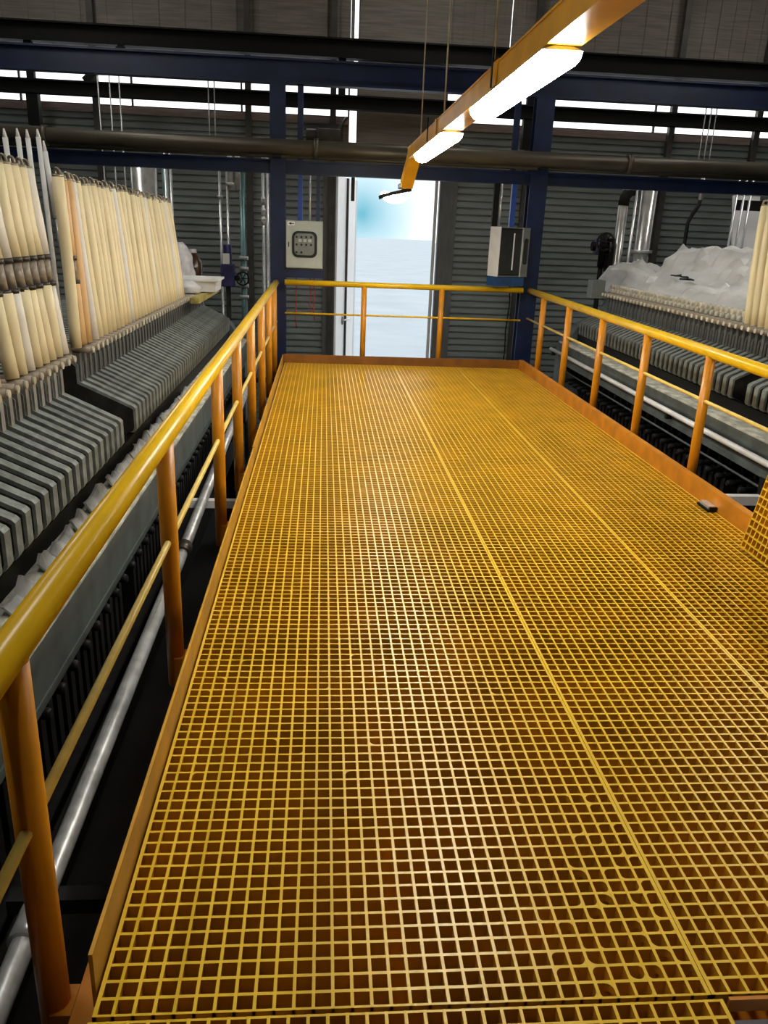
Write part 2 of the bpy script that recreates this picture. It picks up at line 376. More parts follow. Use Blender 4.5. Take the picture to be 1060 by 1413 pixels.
def deck(mb, m, up=(0, 0, 1)):                   # bar sides coloured darker, painting the shade inside the cells
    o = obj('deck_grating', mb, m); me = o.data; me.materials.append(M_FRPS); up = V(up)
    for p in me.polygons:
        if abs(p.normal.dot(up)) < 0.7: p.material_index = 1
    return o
def gfill(i, j):
    d = 31-i
    if j < 18: return max(0.0, 0.32-0.035*d)*(1-j/26)
    return 0.008
g = 'yellow grating panels of the walkway deck'
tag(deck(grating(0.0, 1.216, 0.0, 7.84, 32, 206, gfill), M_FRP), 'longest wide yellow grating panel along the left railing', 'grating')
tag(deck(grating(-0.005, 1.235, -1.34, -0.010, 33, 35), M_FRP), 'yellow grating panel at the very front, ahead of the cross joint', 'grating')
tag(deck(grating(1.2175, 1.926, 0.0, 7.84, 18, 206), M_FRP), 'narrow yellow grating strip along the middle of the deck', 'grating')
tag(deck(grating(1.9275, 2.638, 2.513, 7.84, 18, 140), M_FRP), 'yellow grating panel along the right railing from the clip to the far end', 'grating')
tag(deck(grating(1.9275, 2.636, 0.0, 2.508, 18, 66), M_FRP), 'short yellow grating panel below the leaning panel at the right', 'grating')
# leaning panel at the right
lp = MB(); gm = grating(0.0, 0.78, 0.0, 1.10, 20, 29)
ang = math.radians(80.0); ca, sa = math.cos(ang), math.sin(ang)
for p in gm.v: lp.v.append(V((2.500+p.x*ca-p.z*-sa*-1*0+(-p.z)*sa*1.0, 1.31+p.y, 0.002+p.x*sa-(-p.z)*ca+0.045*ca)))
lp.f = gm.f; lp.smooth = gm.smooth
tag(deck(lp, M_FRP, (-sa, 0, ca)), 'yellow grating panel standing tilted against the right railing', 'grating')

wf = thing('walkway_frame', 'orange painted toe boards and support steel around the yellow deck', 'frame', (1.32, 3.9, ZF))
for x0, x1, y0, y1, z0, z1 in ((-0.016, -0.008, 0.06, 3.84, -0.05, 0.088), (-0.022, -0.014, 3.86, 7.86, -0.05, 0.088), (2.646, 2.654, -0.2, 7.86, -0.05, 0.098), (-0.008, 2.646, 7.85, 7.858, -0.05, 0.092)):
    obj('toe_board', MB().box(x0, x1, y0, y1, z0, z1), M_TOEB if y0 > 7 else (M_TOEL if x0 < 0 else M_TOE), wf)
obj('toe_flange', MB().box(2.656, 2.692, -0.2, 7.86, 0.090, 0.098), M_TOE, wf)
for x in (-0.033, 0.60, 1.225, 1.93, 2.660):
    obj('channel', MB().box(x-0.022, x+0.022, -1.5 if x < 1.3 else 0.0, 7.84, -0.17, -0.047), M_TOE, wf)
obj('edge_fascia', MB().box(1.25, 2.64, -0.012, -0.004, -0.034, -0.002), M_TOE, wf)
for y in (0.1, 3.9, 7.75): obj('cross_beam', MB().box(-0.02, 2.66, y-0.04, y+0.04, -0.28, -0.17), M_TOE, wf)
for y in (0.1, 3.9, 7.75):
    for x in (0.02, 2.62): obj('support_column', MB().box(x-0.05, x+0.05, y-0.05, y+0.05, ZF, -0.28), M_TOE, wf)
obj('tread_plate', MB().box(1.26, 2.60, -0.95, -0.02, -0.060, -0.048), M_TILE, wf)
for y in (-0.9, -0.1):
    obj('tread_leg', MB().box(1.5, 1.56, y-0.03, y+0.03, ZF, -0.06).box(2.4, 2.46, y-0.03, y+0.03, ZF, -0.06), M_TOE, wf)
cl = thing('grating_clip', 'small black and silver clip on the right edge of the deck', 'clip', (2.61, 3.03, 0.0))
obj('saddle', MB().box(2.600, 2.643, 2.97, 3.09, 0.012, 0.030), M_CHROME, cl, bevel=0.003)
obj('block', MB().box(2.592, 2.640, 2.955, 3.10, 0.0, 0.012).box(2.600, 2.643, 2.955, 2.97, 0.012, 0.028), M_BLACK, cl)

# ---------------------------------------------------------------- handrails
def railing(name, label, x, posts, y0, y1, zt0, zt1, zm0, zm1, zb, rp=0.030, rr=0.033):
    t = thing(name, label, 'railing', (x, (y0+y1)/2, zb))
    zt = lambda y: zt0+(zt1-zt0)*(y-y0)/(y1-y0)
    zm = lambda y: zm0+(zm1-zm0)*(y-y0)/(y1-y0)
    obj('top_rail', MB().tube([(x, y0, zt(y0)), (x, y1, zt(y1))], rr, 20), M_RAIL, t)
    obj('mid_rail', MB().tube([(x, y0, zm(y0)), (x, y1, zm(y1))], 0.0115, 10), M_MID, t)
    for y in posts:
        obj('post', MB().tube([(x, y, zb), (x, y, zt(y)-rr*0.6)], rp, 16), M_POST, t)
        obj('foot_bracket', MB().box(min(x, x+0.04*(1 if x < 1 else -1)), max(x, x+0.04*(1 if x < 1 else -1)), y-0.035, y+0.035, -0.15 if x < 1 else -0.13, -0.05), M_TOE, t)
    return t
railing('handrail', 'long yellow handrail on the left side of the walkway, nearest the camera', -0.097, (-1.25, 0.08, 1.46, 2.82, 3.75, 4.75, 5.75, 6.7, 7.55), -1.6, 7.98, 0.715, 0.845, 0.375, 0.43, -0.17)
railing('handrail', 'yellow handrail along the right side of the walkway', 2.725, (1.55, 2.52, 3.50, 4.48, 5.45, 6.42, 7.35), 0.6, 8.0, 0.79, 0.85, 0.515, 0.545, -0.17)
t = thing('handrail', 'short yellow handrail across the far end before the doorway', 'railing', (1.3, 7.95, 0.0))
obj('top_rail', MB().tube([(-0.0, 7.92, 0.855), (2.63, 7.92, 0.855)], 0.030, 16), M_RAIL, t)
obj('mid_rail', MB().tube([(-0.0, 7.92, 0.53), (2.63, 7.92, 0.53)], 0.0105, 10), M_RAIL, t)
for x in (0.865, 1.725): obj('post', MB().tube([(x, 7.92, -0.15), (x, 7.92, 0.84)], 0.030, 16), M_POST, t)

# ---------------------------------------------------------------- cable tray and lamps
TX = 1.15
gm_ = thing('gate_motor', 'dark brown motor unit fixed high on the wall left of the doorway', 'motor', (0.40, YW-0.1, 2.45))
obj('body', MB().box(0.30, 0.62, YW-0.34, YW-0.145, 2.50, 2.68).tube([(0.30, YW-0.24, 2.60), (0.16, YW-0.24, 2.60)], 0.08, 12), M_TRIM, gm_, bevel=0.01)
obj('arm', MB().bar((0.58, YW-0.24, 2.66), (0.70, YW-0.20, 2.84), 0.04, 0.03), M_TRIM, gm_)
obj('back_plate', MB().box(0.32, 0.66, YW-0.145, YW-0.122, 2.44, 2.76), M_TRIM, gm_)
tr = thing('cable_tray', 'orange yellow metal cable tray hung on thin rods above the walkway', 'tray', (TX, 2.0, 1.98))
sec = [(-3.2, 0.62), (0.625, 2.40), (2.405, 4.2), (4.205, 6.0)]
for a, b in sec:
    obj('tray_section', MB().box(TX-0.055, TX+0.055, a, b, 1.985, 1.995).box(TX-0.055, TX-0.047, a, b, 1.995, 2.065).box(TX+0.047, TX+0.055, a, b, 1.995, 2.065).box(TX-0.058, TX+0.058, a, b, 2.065, 2.073), M_TRAY, tr)
for y in (0.62, 2.40, 4.2):
    obj('joint_sleeve', MB().box(TX-0.064, TX-0.058, y-0.03, y+0.03, 1.986, 2.08).box(TX+0.058, TX+0.064, y-0.03, y+0.03, 1.986, 2.08).box(TX-0.064, TX+0.064, y-0.03, y+0.03, 2.073, 2.08), M_TRAY, tr)
obj('drop_section', MB().bar((TX, 5.97, 2.02), (TX-0.03, 6.25, 1.80), 0.10, 0.075), M_TRAY, tr)
obj('drop_arm', MB().bar((TX-0.03, 6.22, 1.81), (TX-0.05, 6.60, 1.80), 0.05, 0.04), M_DARK, tr)
for y in (1.1, 2.55, 4.0, 5.2): obj('hanger_rod', MB().tube([(TX-0.04, y, 2.07), (TX-0.04, y, ZC)], 0.005, 6), M_GALV, tr)
for y in (2.45, 4.6): obj('bracket', MB().box(TX-0.066, TX-0.060, y-0.012, y+0.012, 1.987, 2.13), M_BLACK, tr)
def lamp(y0, y1, x, ztop, label, m=M_LAMP, w=0.13, group=None):
    t = thing('fluorescent_lamp', label, 'lamp', (x, (y0+y1)/2, ztop-0.07), group)
    obj('housing', MB().prism([(x-w/2, ztop-0.012), (x+w/2, ztop-0.012), (x+0.03, ztop), (x-0.03, ztop)], y0, y1), M_WHITE, t)
    prof = [(x+w/2*math.cos(a), ztop-0.012-0.055*math.sin(a)) for a in [math.pi*k/8 for k in range(9)]]
    obj('diffuser', MB().prism(prof[::-1], y0+0.01, y1-0.01), m, t)
    return t
lamp(1.62, 2.95, TX, 1.984, 'largest fluorescent lamp glowing under the orange tray, nearest the camera')
lamp(3.90, 5.40, TX, 1.984, 'middle one of the three glowing lamps, under the far end of the tray')
l3 = thing('fluorescent_lamp', 'smallest glowing lamp hung before the bright doorway', 'lamp', (TX-0.06, 6.6, 1.70))
obj('housing', MB().bar((TX-0.10, 6.36, 1.742), (TX-0.10, 6.86, 1.742), 0.26, 0.03, (-0.25, 0, 1)), M_DARK, l3)
ldf = MB().prism([(-0.11+0.22*(0.5-0.5*math.cos(a)), -0.06*math.sin(a)) for a in [math.pi*k/8 for k in range(9)]], 6.37, 6.85)
lr = Matrix.Rotation(math.radians(14), 3, 'Y'); ldf.v = [lr @ p + V((TX-0.10-0.004, 0, 1.727)) for p in ldf.v]
obj('diffuser', ldf, M_LAMP, l3)
FILL_LAMPS = [(0.0, -0.9, 4.3, 'over the front of the walkway'), (-2.6, 1.2, 4.3, 'over the near part of the left press'), (-2.6, 4.9, 4.3, 'over the far part of the left press'), (5.2, 1.2, 4.3, 'over the near part of the right press'), (5.2, 4.9, 4.3, 'over the far part of the right press'),
      (-3.0, 7.4, 5.2, 'before the left part of the far wall'), (1.9, 7.4, 5.2, 'before the middle of the far wall'), (6.4, 7.4, 5.2, 'before the right part of the far wall')]
for x, y, z, where in FILL_LAMPS:  # unseen lamps added to light the presses, near rails and far wall
    hl = lamp(y, y+1.5, x, z, 'added fill lamp hung unseen high '+where, M_FILL, 0.22, 'added fill lamps high in the hall')
    obj('suspension', MB().tube([(x, y+0.3, z), (x, y+0.3, ZC)], 0.006, 6).tube([(x, y+1.2, z), (x, y+1.2, ZC)], 0.006, 6), M_GALV, hl)

# ---------------------------------------------------------------- filter presses
PROF = [(-0.66, 0.20), (-0.66, 0.325), (-0.60, 0.332), (-0.588, 0.35), (-0.588, 0.464), (-0.60, 0.476), (-0.872, 0.604), (-0.872, 0.690), (-0.886, 0.704), (-1.02, 0.755), (-1.42, 0.755)]
def plate_profile(side):
    half = PROF; cx = -1.42
    full = half + [(2*cx-x, z) for x, z in half[::-1][1:]]
    if side > 0: full = [(2.64-x, z+0.09) for x, z in full][::-1]
    return full[::-1]
def mirror(mb, side):
    if side > 0:
        mb.v = [V((2.64-p.x, p.y, p.z+0.09)) for p in mb.v]; mb.f = [f[::-1] for f in mb.f]
    return mb
def make_plate(side, label, group, neck):
    y = 0.0; TH = 0.050
    body = MB().prism(plate_profile(side), -TH/2, TH/2)
    o = obj('filter_plate', body, M_PLATE, origin=(0, 0, 0)); tag(o, label, 'filter plate', group)
    lower = mirror(MB().box(-2.18, -0.66, -TH/2, TH/2, -0.75, 0.20), side)
    obj('lower_body', lower, M_DARK, o)  # near-black colour stands in for the shade below the girder
    obj('neck', mirror(MB().box(-0.90, -0.862, -TH*0.36, TH*0.36, 0.596, 0.752), side), neck, o)
    cl_ = [(-0.672, 0.21), (-0.672, 0.315), (-0.606, 0.342), (-0.600, 0.360), (-0.600, 0.458), (-0.612, 0.466), (-0.884, 0.592), (-0.884, 0.680), (-0.898, 0.694), (-1.03, 0.743)]
    cl_ = cl_ + [(2*-1.42-x, z) for x, z in cl_[::-1]]
    cloth = MB().prism(cl_[::-1], -TH/2-0.005, -TH/2).prism(cl_[::-1], TH/2, TH/2+0.005)
    obj('filter_cloth', mirror(cloth, side), M_CLOTH, o)  # cloth coloured near black to paint the shade between plates
    nz = mirror(MB().tube([(-0.93, 0, 0.772), (-0.80, 0, 0.772)], 0.021, 10).box(-0.94, -0.90, -0.02, 0.02, 0.735, 0.775), side)
    n = obj('nozzle', nz, M_SLEEVE, o)
    obj('end_cap', mirror(MB().tube([(-0.80, 0, 0.772), (-0.788, 0, 0.772)], 0.017, 10), side), M_NOZ, n)
    return o
def plates(side, ys, where, group, neck):
    proto = None
    lab = lambda i: 'dark grey filter plate, %s from the gap in the %s' % (ordinal(i+1), where)
    for i, y in enumerate(ys):
        if proto is None:
            proto = make_plate(side, lab(i), group, neck); proto.location.y = y
        else: dup(proto, (0, y, 0), lab(i), group)
    return proto
LN = [2.901-0.0972*i for i in range(22)]
LF = [3.235+0.0962*i for i in range(48)]
plates(-1, LN, 'near stack, left press', 'near stack of plates, left press', M_NECK)
plates(-1, LF, 'far stack, left press', 'far stack of plates, left press', M_NECKD)
RN = [3.92-0.0945*i for i in range(9)]
RF = [4.165+0.0932*i for i in range(38)]
plates(1, RN, 'near stack, right press', 'near stack of plates, right press', M_NECKD)
plates(1, RF, 'far stack, right press', 'far stack of plates, right press', M_NECKD)

def press(side, y0, y1, label):
    x0 = -1.42 if side < 0 else 2.64+1.42
    t = thing('filter_press', label, 'machine', (x0, (y0+y1)/2, ZF))
    mk = lambda mb: mirror(mb, side)
    for inner in (0, 1):
        def X(a): return a if not inner else 2*-1.42-a
        a, b = sorted((X(-0.645), X(-0.40)))
        s = obj('side_girder', mk(MB().box(a, b, y0, y1, 0.205, 0.235).box(*sorted((X(-0.43), X(-0.405))), y0, y1, 0.06, 0.205).box(a, b, y0, y1, 0.03, 0.06)), M_GIRD, t)
        if not inner:
            obj('guide_rail', mk(MB().box(-0.640, -0.605, y0, y1, 0.245, 0.323)), M_BLACK, s)
            obj('girder_top', mk(MB().box(-0.645, -0.402, y0, y1, 0.235, 0.245)), M_LEDGE, s)
    # end head and foot blocks
    for ya, yb, nm in ((y0-0.25, y0, 'tail_block'), (y1, y1+0.22, 'head_block')):
        obj(nm, mk(MB().prism([(-2.40, -0.7), (-0.44, -0.7), (-0.44, 0.20), (-0.62, 0.43), (-0.88, 0.56), (-0.95, 0.72), (-1.89, 0.72), (-2.22, 0.43), (-2.40, 0.20)], ya, yb)), M_GIRD, t, bevel=0.01)
        for x in (-0.7, -2.14):
            obj('leg', mk(MB().box(x-0.12, x+0.12, ya+0.03, yb-0.03, ZF-(0.09 if side > 0 else 0), -0.7)), M_DARK, t)
    obj('drip_tray', mk(MB().box(-2.3, -0.56, y0, y1, -1.05, -0.98).box(-0.60, -0.56, y0, y1, -0.98, -0.82)), M_DARK, t)
    tap = None
    for k in range(int((y1-y0)/0.16)):
        y = y0+0.08+0.16*k
        for z in (-0.02, -0.16):
            mb = mk(MB().tube([(-0.645, y, z), (-0.55, y, z-0.006), (-0.50, y, z-0.012), (-0.485, y, z-0.012)], [0.018, 0.018, 0.024, 0.016], 8))
            if tap is None: tap = {}
            if z not in tap:
                tap[z] = (obj('drain_tap', mb, M_DARK, t), y)
            else:
                o0, yy = tap[z]; c = o0.copy(); C.objects.link(c); c.parent = t; c.location = (0, y-yy, 0)
    return t
pL = press(-1, 0.55, 7.86, 'long dark filter press on the left of the walkway')
pR = press(1, 2.75, 7.72, 'long dark filter press on the right of the walkway')
obj('top_strip', MB().box(-0.775, -0.70, 6.4, 7.86, 0.735, 0.785), M_OLIVE, pL)
obj('end_lamp_block', MB().box(3.36, 3.50, 7.75, 7.93, 0.81, 1.0), M_BOX2, pR)
# torn grey plastic along the left girder
rg = MB(); y = 0.62; hA = 0.05
while y < 4.6:
    L = random.uniform(0.10, 0.30); n = 4; xo = -0.535+random.uniform(-0.012, 0.012)
    hs = [hA]+[random.uniform(0.02, 0.065) for _ in range(n)]; hA = hs[-1]
    for q in range(n):
        a, b = y+L*q/n, y+L*(q+1)/n
        f = [(xo, a, 0.250), (xo, b, 0.250), (xo-0.03, b, 0.250+hs[q+1]), (xo-0.03, a, 0.250+hs[q])]
        bk = [(x_-0.010, y_, z_) for x_, y_, z_ in f]
        rg.add(f+bk, [(0,1,2,3), (7,6,5,4), (3,2,6,7), (0,3,7,4), (1,5,6,2), (0,4,5,1)])
    y += L + (random.uniform(0.03, 0.12) if random.random() < 0.4 else 0.004)
tag(obj('plastic_scraps', rg, mat('scrap_grey', (0.30, 0.30, 0.29), rough=0.6, var=0.3, scale=14)), 'ragged grey plastic scraps lying along the girder of the left press', 'scraps', kind='stuff')

# ---------------------------------------------------------------- cream hoses
def hose(side, y, mode, m, label, group, dx=-0.06, dy=0.02, h=0.80, r=0.026):
    xb = -0.845; zb = 0.796
    sx = 1 if side < 0 else -1
    def P(x, yy, z): return (x, yy, z) if side < 0 else (2.64-x, yy, z+0.09)
    t = thing('cream_hose', label, 'hose', P(xb, y, zb), group)
    top = (xb+dx, y+dy, zb+h)
    def at(f, bow=0.0): return P(xb+dx*f + bow*math.sin(math.pi*f), y+dy*f, zb+0.0+h*f)
    bw = random.uniform(-0.006, 0.012)
    if mode == 'sleeve':
        obj('lower_tube', MB().tube([at(0.0), at(0.12, bw), at(0.26, bw), at(0.395, bw)], r, 10), m, t)
        obj('clamp', MB().tube([at(0.385), at(0.41)], r*1.12, 10), M_CLAMP, t)
        obj('sleeve', MB().tube([at(0.41), at(0.53)], r*0.82, 10), M_SLEEVE, t)
        obj('clamp', MB().tube([at(0.53), at(0.555)], r*1.05, 10), M_CLAMP, t)
        obj('upper_tube', MB().tube([at(0.555), at(0.7, -bw), at(0.85, -bw), at(1.0)], r, 10), m, t)
    else:
        obj('tube', MB().tube([at(k/6, bw) for k in range(7)], r*(1.05 if mode == 'fat' else 1.0), 10), m, t)
    tp = V(at(1.0))
    obj('end_ring', MB().tube([tp, tp+V((0, 0, 0.012))], r*0.95, 10).torus(tp+V((0, 0, 0.022)), (0.5, 0.8, 0.2), 0.017, 0.007), M_RING, t)
    return t
LH = [y for y in LN if y > 1.62]
for i, y in enumerate(LH):
    if i == 8: continue
    hose(-1, y, 'sleeve', [M_HOSE, M_HOSEW, M_HOSE, M_HOSEO][0 if i % 5 else 1], '%s hose with a grey clamped sleeve, %s from the gap in the near left row' % ('cream' if i % 5 else 'whitish', ordinal(i+1)), 'sleeved hoses on the near left plates', dx=-0.085-0.008*random.random(), dy=random.uniform(0.0, 0.03), h=0.83, r=0.029)
y = 3.12; i = 0
while y < 6.42:
    m = M_HOSEO if i in (1, 2) else (M_HOSEW if i % 9 == 3 else M_HOSE)
    if i == 0: lab, grp = 'whitish hose standing alone at the gap in the left hose row', None
    elif i == 1: lab, grp = 'orange tinted hose with a clamped sleeve, second after the gap in the left row', None
    elif i == 2: lab, grp = 'orange tinted plain hose leaning third after the gap in the left row', None
    else: lab, grp = 'plain %s hose, %s after the gap in the dense far left row' % ('whitish' if i % 9 == 3 else 'cream', ordinal(i+1)), 'plain hoses in the far left row'
    gap = 0.10
    hose(-1, y, 'sleeve' if i == 1 else 'plain', m, lab, grp, dx=(-0.01 if i == 0 else -0.05-0.014*(y-3.1))+random.uniform(-0.01, 0.01), dy=random.uniform(-0.005, 0.03) if i > 2 else (0.0, 0.04, 0.06)[i], h=0.80 + (0.0 if y < 4.2 else -0.012*(y-4.2)) + random.uniform(-0.012, 0.012), r=0.028)
    y += gap if i != 2 else 0.14; i += 1
for k in range(8):
    hose(1, 4.56-0.0945*k, 'plain', M_HOSE, 'cream hose, %s from the plastic sheet in the short right row' % ordinal(k+1), 'hoses on the right press', dx=-0.02, dy=0.10, h=0.80, r=0.030)
# second row of pale fittings on the right press
ft = None
for k in range(36):
    y = 4.55+0.092*k
    if ft is None:
        ft = thing('hose_fitting', 'pale hose fitting, first from the hoses in the upper row, right press', 'fitting', (3.60, y, 0.845), 'upper row of fittings, right press')
        obj('stub', MB().tube([(3.60, y, 0.845), (3.60, y, 0.925)], 0.020, 8), M_NOZ, ft)
        obj('cap', MB().tube([(3.575, y, 0.935), (3.625, y, 0.935)], 0.024, 8), M_NOZ, ft)
    else: dup(ft, (3.60, y, 0.845), 'pale hose fitting, %s from the hoses in the upper row, right press' % ordinal(k+1))
# white riser rods above the near left hoses
for k, (x, y, z1) in enumerate(((-1.13, 3.24, 1.78), (-1.13, 3.42, 1.80), (-1.13, 3.565, 1.81), (-1.13, 3.735, 1.83))):
    w = thing('riser_rod', ['first of four white rods rising above the near left hoses', 'second of four white rods rising above the near left hoses', 'third of four white rods rising above the near left hoses', 'fourth of four white rods rising above the near left hoses'][k], 'rod', (x, y, 0.757))
    obj('shaft', MB().tube([(x+0.03, y, 0.757), (x, y, z1)], 0.013, 8), M_WHITE, w)
    obj('tip', MB().tube([(x, y, z1), (x-0.002, y, z1+0.04)], [0.011, 0.004], 8), M_WHITE, w)
w = thing('riser_rod', 'longer lone white rod with a chain below, at the gap between the hose rows', 'rod', (-0.96, 3.43, 0.757))
obj('shaft', MB().tube([(-0.985, 3.44, 1.42), (-1.01, 3.44, 1.74)], 0.013, 8), M_WHITE, w)
obj('tip', MB().tube([(-1.01, 3.44, 1.74), (-1.013, 3.44, 1.79)], [0.011, 0.004], 8), M_WHITE, w)
obj('lower_rod', MB().tube([(-0.985, 3.44, 1.42), (-0.96, 3.43, 1.16), (-0.96, 3.43, 0.757)], 0.007, 6).tube([(-0.975, 3.44, 1.36), (-0.965, 3.43, 1.24)], 0.014, 8), M_CHROME, w)

# ---------------------------------------------------------------- things lying on the presses
def sheet(name, fn, nu, nv, m, label, cat, th=0.006, smooth=True):
    mb = MB(); vs = []
    for i in range(nu+1):
        for j in range(nv+1): vs.append(fn(i/nu, j/nv))
    fs = [(i*(nv+1)+j, (i+1)*(nv+1)+j, (i+1)*(nv+1)+j+1, i*(nv+1)+j+1) for i in range(nu) for j in range(nv)]
    mb.add(vs, fs, smooth); o = obj(name, mb, m); tag(o, label, cat)
    md = o.modifiers.new('thickness', 'SOLIDIFY'); md.thickness = th; md.offset = 1
    return o
def nz2(a, b):
    return (math.sin(a*3.1+b*1.7)+math.sin(a*7.3-b*4.1+1.3)*0.5+math.sin(a*13.7+b*9.2+0.4)*0.28+math.sin(a*23.1-b*17.0)*0.14)/1.9
def lerp(k, t):
    for (a, va), (b, vb) in zip(k[:-1], k[1:]):
        if t <= b: f = (t-a)/(b-a); return va+(vb-va)*f
    return k[-1][1]
rj = random.Random(3)
JIT = [[rj.uniform(-1, 1) for _ in range(80)] for _ in range(80)]
def fn_sheet(u, v, jit=True):      # u: far (0) to near (1) along y; v: front edge (0) to back (1)
    i, j = int(round(u*40)), int(round(v*22))
    q = JIT[i][j] if jit else 0
    y = 8.70-u*3.9 + 0.05*nz2(u*5, v*3) + 0.02*q
    x = 3.68+v*0.95 + 0.03*nz2(u*9, v*2)
    fold = abs(nz2(u*6+v*5, v*4+1))*0.06 + abs(nz2(v*11+u*2, u*3))*0.05
    front = lerp([(0, 0.16), (0.03, 0.25), (0.20, 0.27), (0.26, 0.17), (0.5, 0.16), (1.0, 0.13)], u)
    back = lerp([(0, 0.18), (0.22, 0.25), (0.27, 0.20), (0.30, 0.46), (0.60, 0.48), (0.72, 0.42), (0.95, 0.26), (1.0, 0.22)], u)
    prof = lerp([(0, 0.0), (0.07, 0.75), (0.16, 1.0), (0.45, 1.05), (1, 1.0)], v)
    g = lerp([(0, 0), (0.30, 0.0), (0.46, 0.85), (0.56, 1.0), (0.8, 0.95), (1, 0.4)], v)
    z = 0.88 + front*prof*(1-g) + back*g + fold*min(1, v*6) - 0.02 + 0.010*q
    return (x, y, z)
sheet('plastic_sheet', fn_sheet, 40, 22, M_SHEET, 'large crumpled grey plastic sheet draped over the far end of the right press', 'sheet', smooth=False)
for k, (x, y, z, w) in enumerate(((0.50, 0.16, 0, 0.10), (0.56, 0.17, 0, 0.08), (0.60, 0.10, 0, 0.12))):
    x, y, z = fn_sheet(x, y, False); z += 0.07
    mb = MB(); pts = [(x+w*random.uniform(0.5, 1.0)*math.cos(a)*0.5, y+w*random.uniform(0.7, 1.4)*math.sin(a), z+random.uniform(0, 0.02)) for a in [2*math.pi*q/7 for q in range(7)]]
    mb.add(pts+[(a, b, c-0.012) for a, b, c in pts], [tuple(range(7)), tuple(range(13, 6, -1))]+[((q+1) % 7, q, 7+q, 7+(q+1) % 7) for q in range(7)])
    tag(obj('torn_scrap', mb, M_BLACK), ['left black torn scrap lying on the grey plastic sheet', 'right black torn scrap lying on the grey plastic sheet', 'lowest black torn scrap near the front edge of the plastic sheet'][k], 'scrap')
def fn_bag(u, v):
    a = 2*math.pi*u; h = v
    r = lerp([(0, 0.145), (0.3, 0.15), (0.7, 0.12), (0.9, 0.07), (1.0, 0.03)], h)*(1+0.12*nz2(u*6.28*1.0, h*5))
    return (-1.07+r*0.95*math.cos(a), 7.70+r*math.sin(a), 0.797+h*0.43+0.01*nz2(math.cos(a)*3, h*4))
sheet('plastic_bag', fn_bag, 24, 12, M_BAG, 'upright greyish white plastic bag beside the last cream hose', 'bag')
def fn_bag2(u, v):
    a = 2*math.pi*u; r = lerp([(0, 0.10), (0.5, 0.11), (0.85, 0.07), (1, 0.01)], v)*(1+0.2*nz2(math.cos(a)*3+5, v*4))
    return (-0.86+r*math.cos(a), 6.82+r*math.sin(a), 0.80+v*0.11)
sheet('plastic_bag', fn_bag2, 18, 8, M_BAG, 'small crumpled white bag lying before the white tray', 'bag')
tb = thing('plastic_tray', 'white plastic tray on the far end of the left press', 'tray', (-0.86, 7.45, 0.79))
def traymesh(x0, x1, y0, y1, z0, z1, t=0.012):
    mb = MB(); mb.box(x0+0.03, x1-0.03, y0+0.03, y1-0.03, z0, z0+t)
    for (a, b, c, d, dx, dy) in ((x0, x1, y0, y0+t, 0, 1), (x0, x1, y1-t, y1, 0, -1), (x0, x0+t, y0, y1, 1, 0), (x1-t, x1, y0, y1, -1, 0)):
        s = 0.03
        mb.add([(a+(s if dx >= 0 and (dx or True) and a == x0 else 0)*1.0, c+(s if c == y0 else 0), z0), (b-(s if b == x1 else 0), c+(s if c == y0 else 0), z0), (b-(s if b == x1 else 0), d-(s if d == y1 else 0), z0), (a+(s if a == x0 else 0), d-(s if d == y1 else 0), z0),
                (a, c, z1), (b, c, z1), (b, d, z1), (a, d, z1)], [(0,3,2,1),(4,5,6,7),(0,1,5,4),(1,2,6,5),(2,3,7,6),(3,0,4,7)])
    return mb
obj('basin', traymesh(-1.05, -0.62, 7.00, 7.49, 0.795, 0.91), M_WHITE, tb)
obj('rim', MB().box(-1.07, -0.60, 6.98, 7.00, 0.895, 0.915).box(-1.07, -0.60, 7.49, 7.51, 0.895, 0.915).box(-1.07, -1.05, 7.00, 7.49, 0.895, 0.915).box(-0.62, -0.60, 7.00, 7.49, 0.895, 0.915), M_WHITE, tb)
bt = thing('bottle', 'brown bottle half hidden behind the greyish white bag and tray', 'bottle', (-0.98, 7.975, 0.73))
obj('body', MB().tube([(-0.98, 7.975, 0.722), (-0.98, 7.975, 1.02), (-0.98, 7.975, 1.10), (-0.98, 7.975, 1.12)], [0.095, 0.095, 0.05, 0.035], 14), mat('brown_plastic', (0.06, 0.03, 0.015), rough=0.25, var=0.2), bt)
obj('cap', MB().tube([(-0.98, 7.975, 1.12), (-0.98, 7.975, 1.16)], 0.04, 12), M_BAG, bt)

# ---------------------------------------------------------------- pipework behind the presses
def riser(label, x, y, z0, z1, r, m, flanges=(), wheel=None, twin=None, name='riser_pipe', cat='pipe', valves=()):
    t = thing(name, label, cat, (x, y, z0))
    obj('pipe', MB().tube([(x, y, z0), (x, y, z1)], r, 14), m, t)
    if twin: obj('pipe', MB().tube([(x+twin, y+0.01, z0), (x+twin, y+0.01, z1-0.06)], r, 12), m, t)
    for z in flanges: obj('flange', MB().tube([(x, y, z-0.02), (x, y, z+0.02)], r*1.22+0.016, 14), M_GALV, t)
    for z in valves:
        vb = obj('valve', MB().tube([(x, y, z-0.05), (x, y, z-0.02), (x, y, z+0.02), (x, y, z+0.05)], [r*1.2, r*2.0, r*2.0, r*1.2], 12), M_CHROME, t)
        obj('handle', MB().tube([(x, y, z), (x+0.02, y-0.09, z+0.01)], 0.010, 8).box(x-0.012, x+0.052, y-0.10, y-0.08, z, z+0.02), M_CHROME, vb)
    if wheel:
        z = wheel; mb = MB().torus((x, y-0.16, z), (0, 1, 0), 0.075, 0.010).tube([(x, y, z), (x, y-0.17, z)], 0.014, 8)
        for k in range(3):
            a = math.pi*k/3; mb.tube([(x-0.075*math.cos(a), y-0.16, z-0.075*math.sin(a)), (x+0.075*math.cos(a), y-0.16, z+0.075*math.sin(a))], 0.006, 6)
        obj('handwheel', mb, M_DARK, t)
    return t
Y9 = 9.0
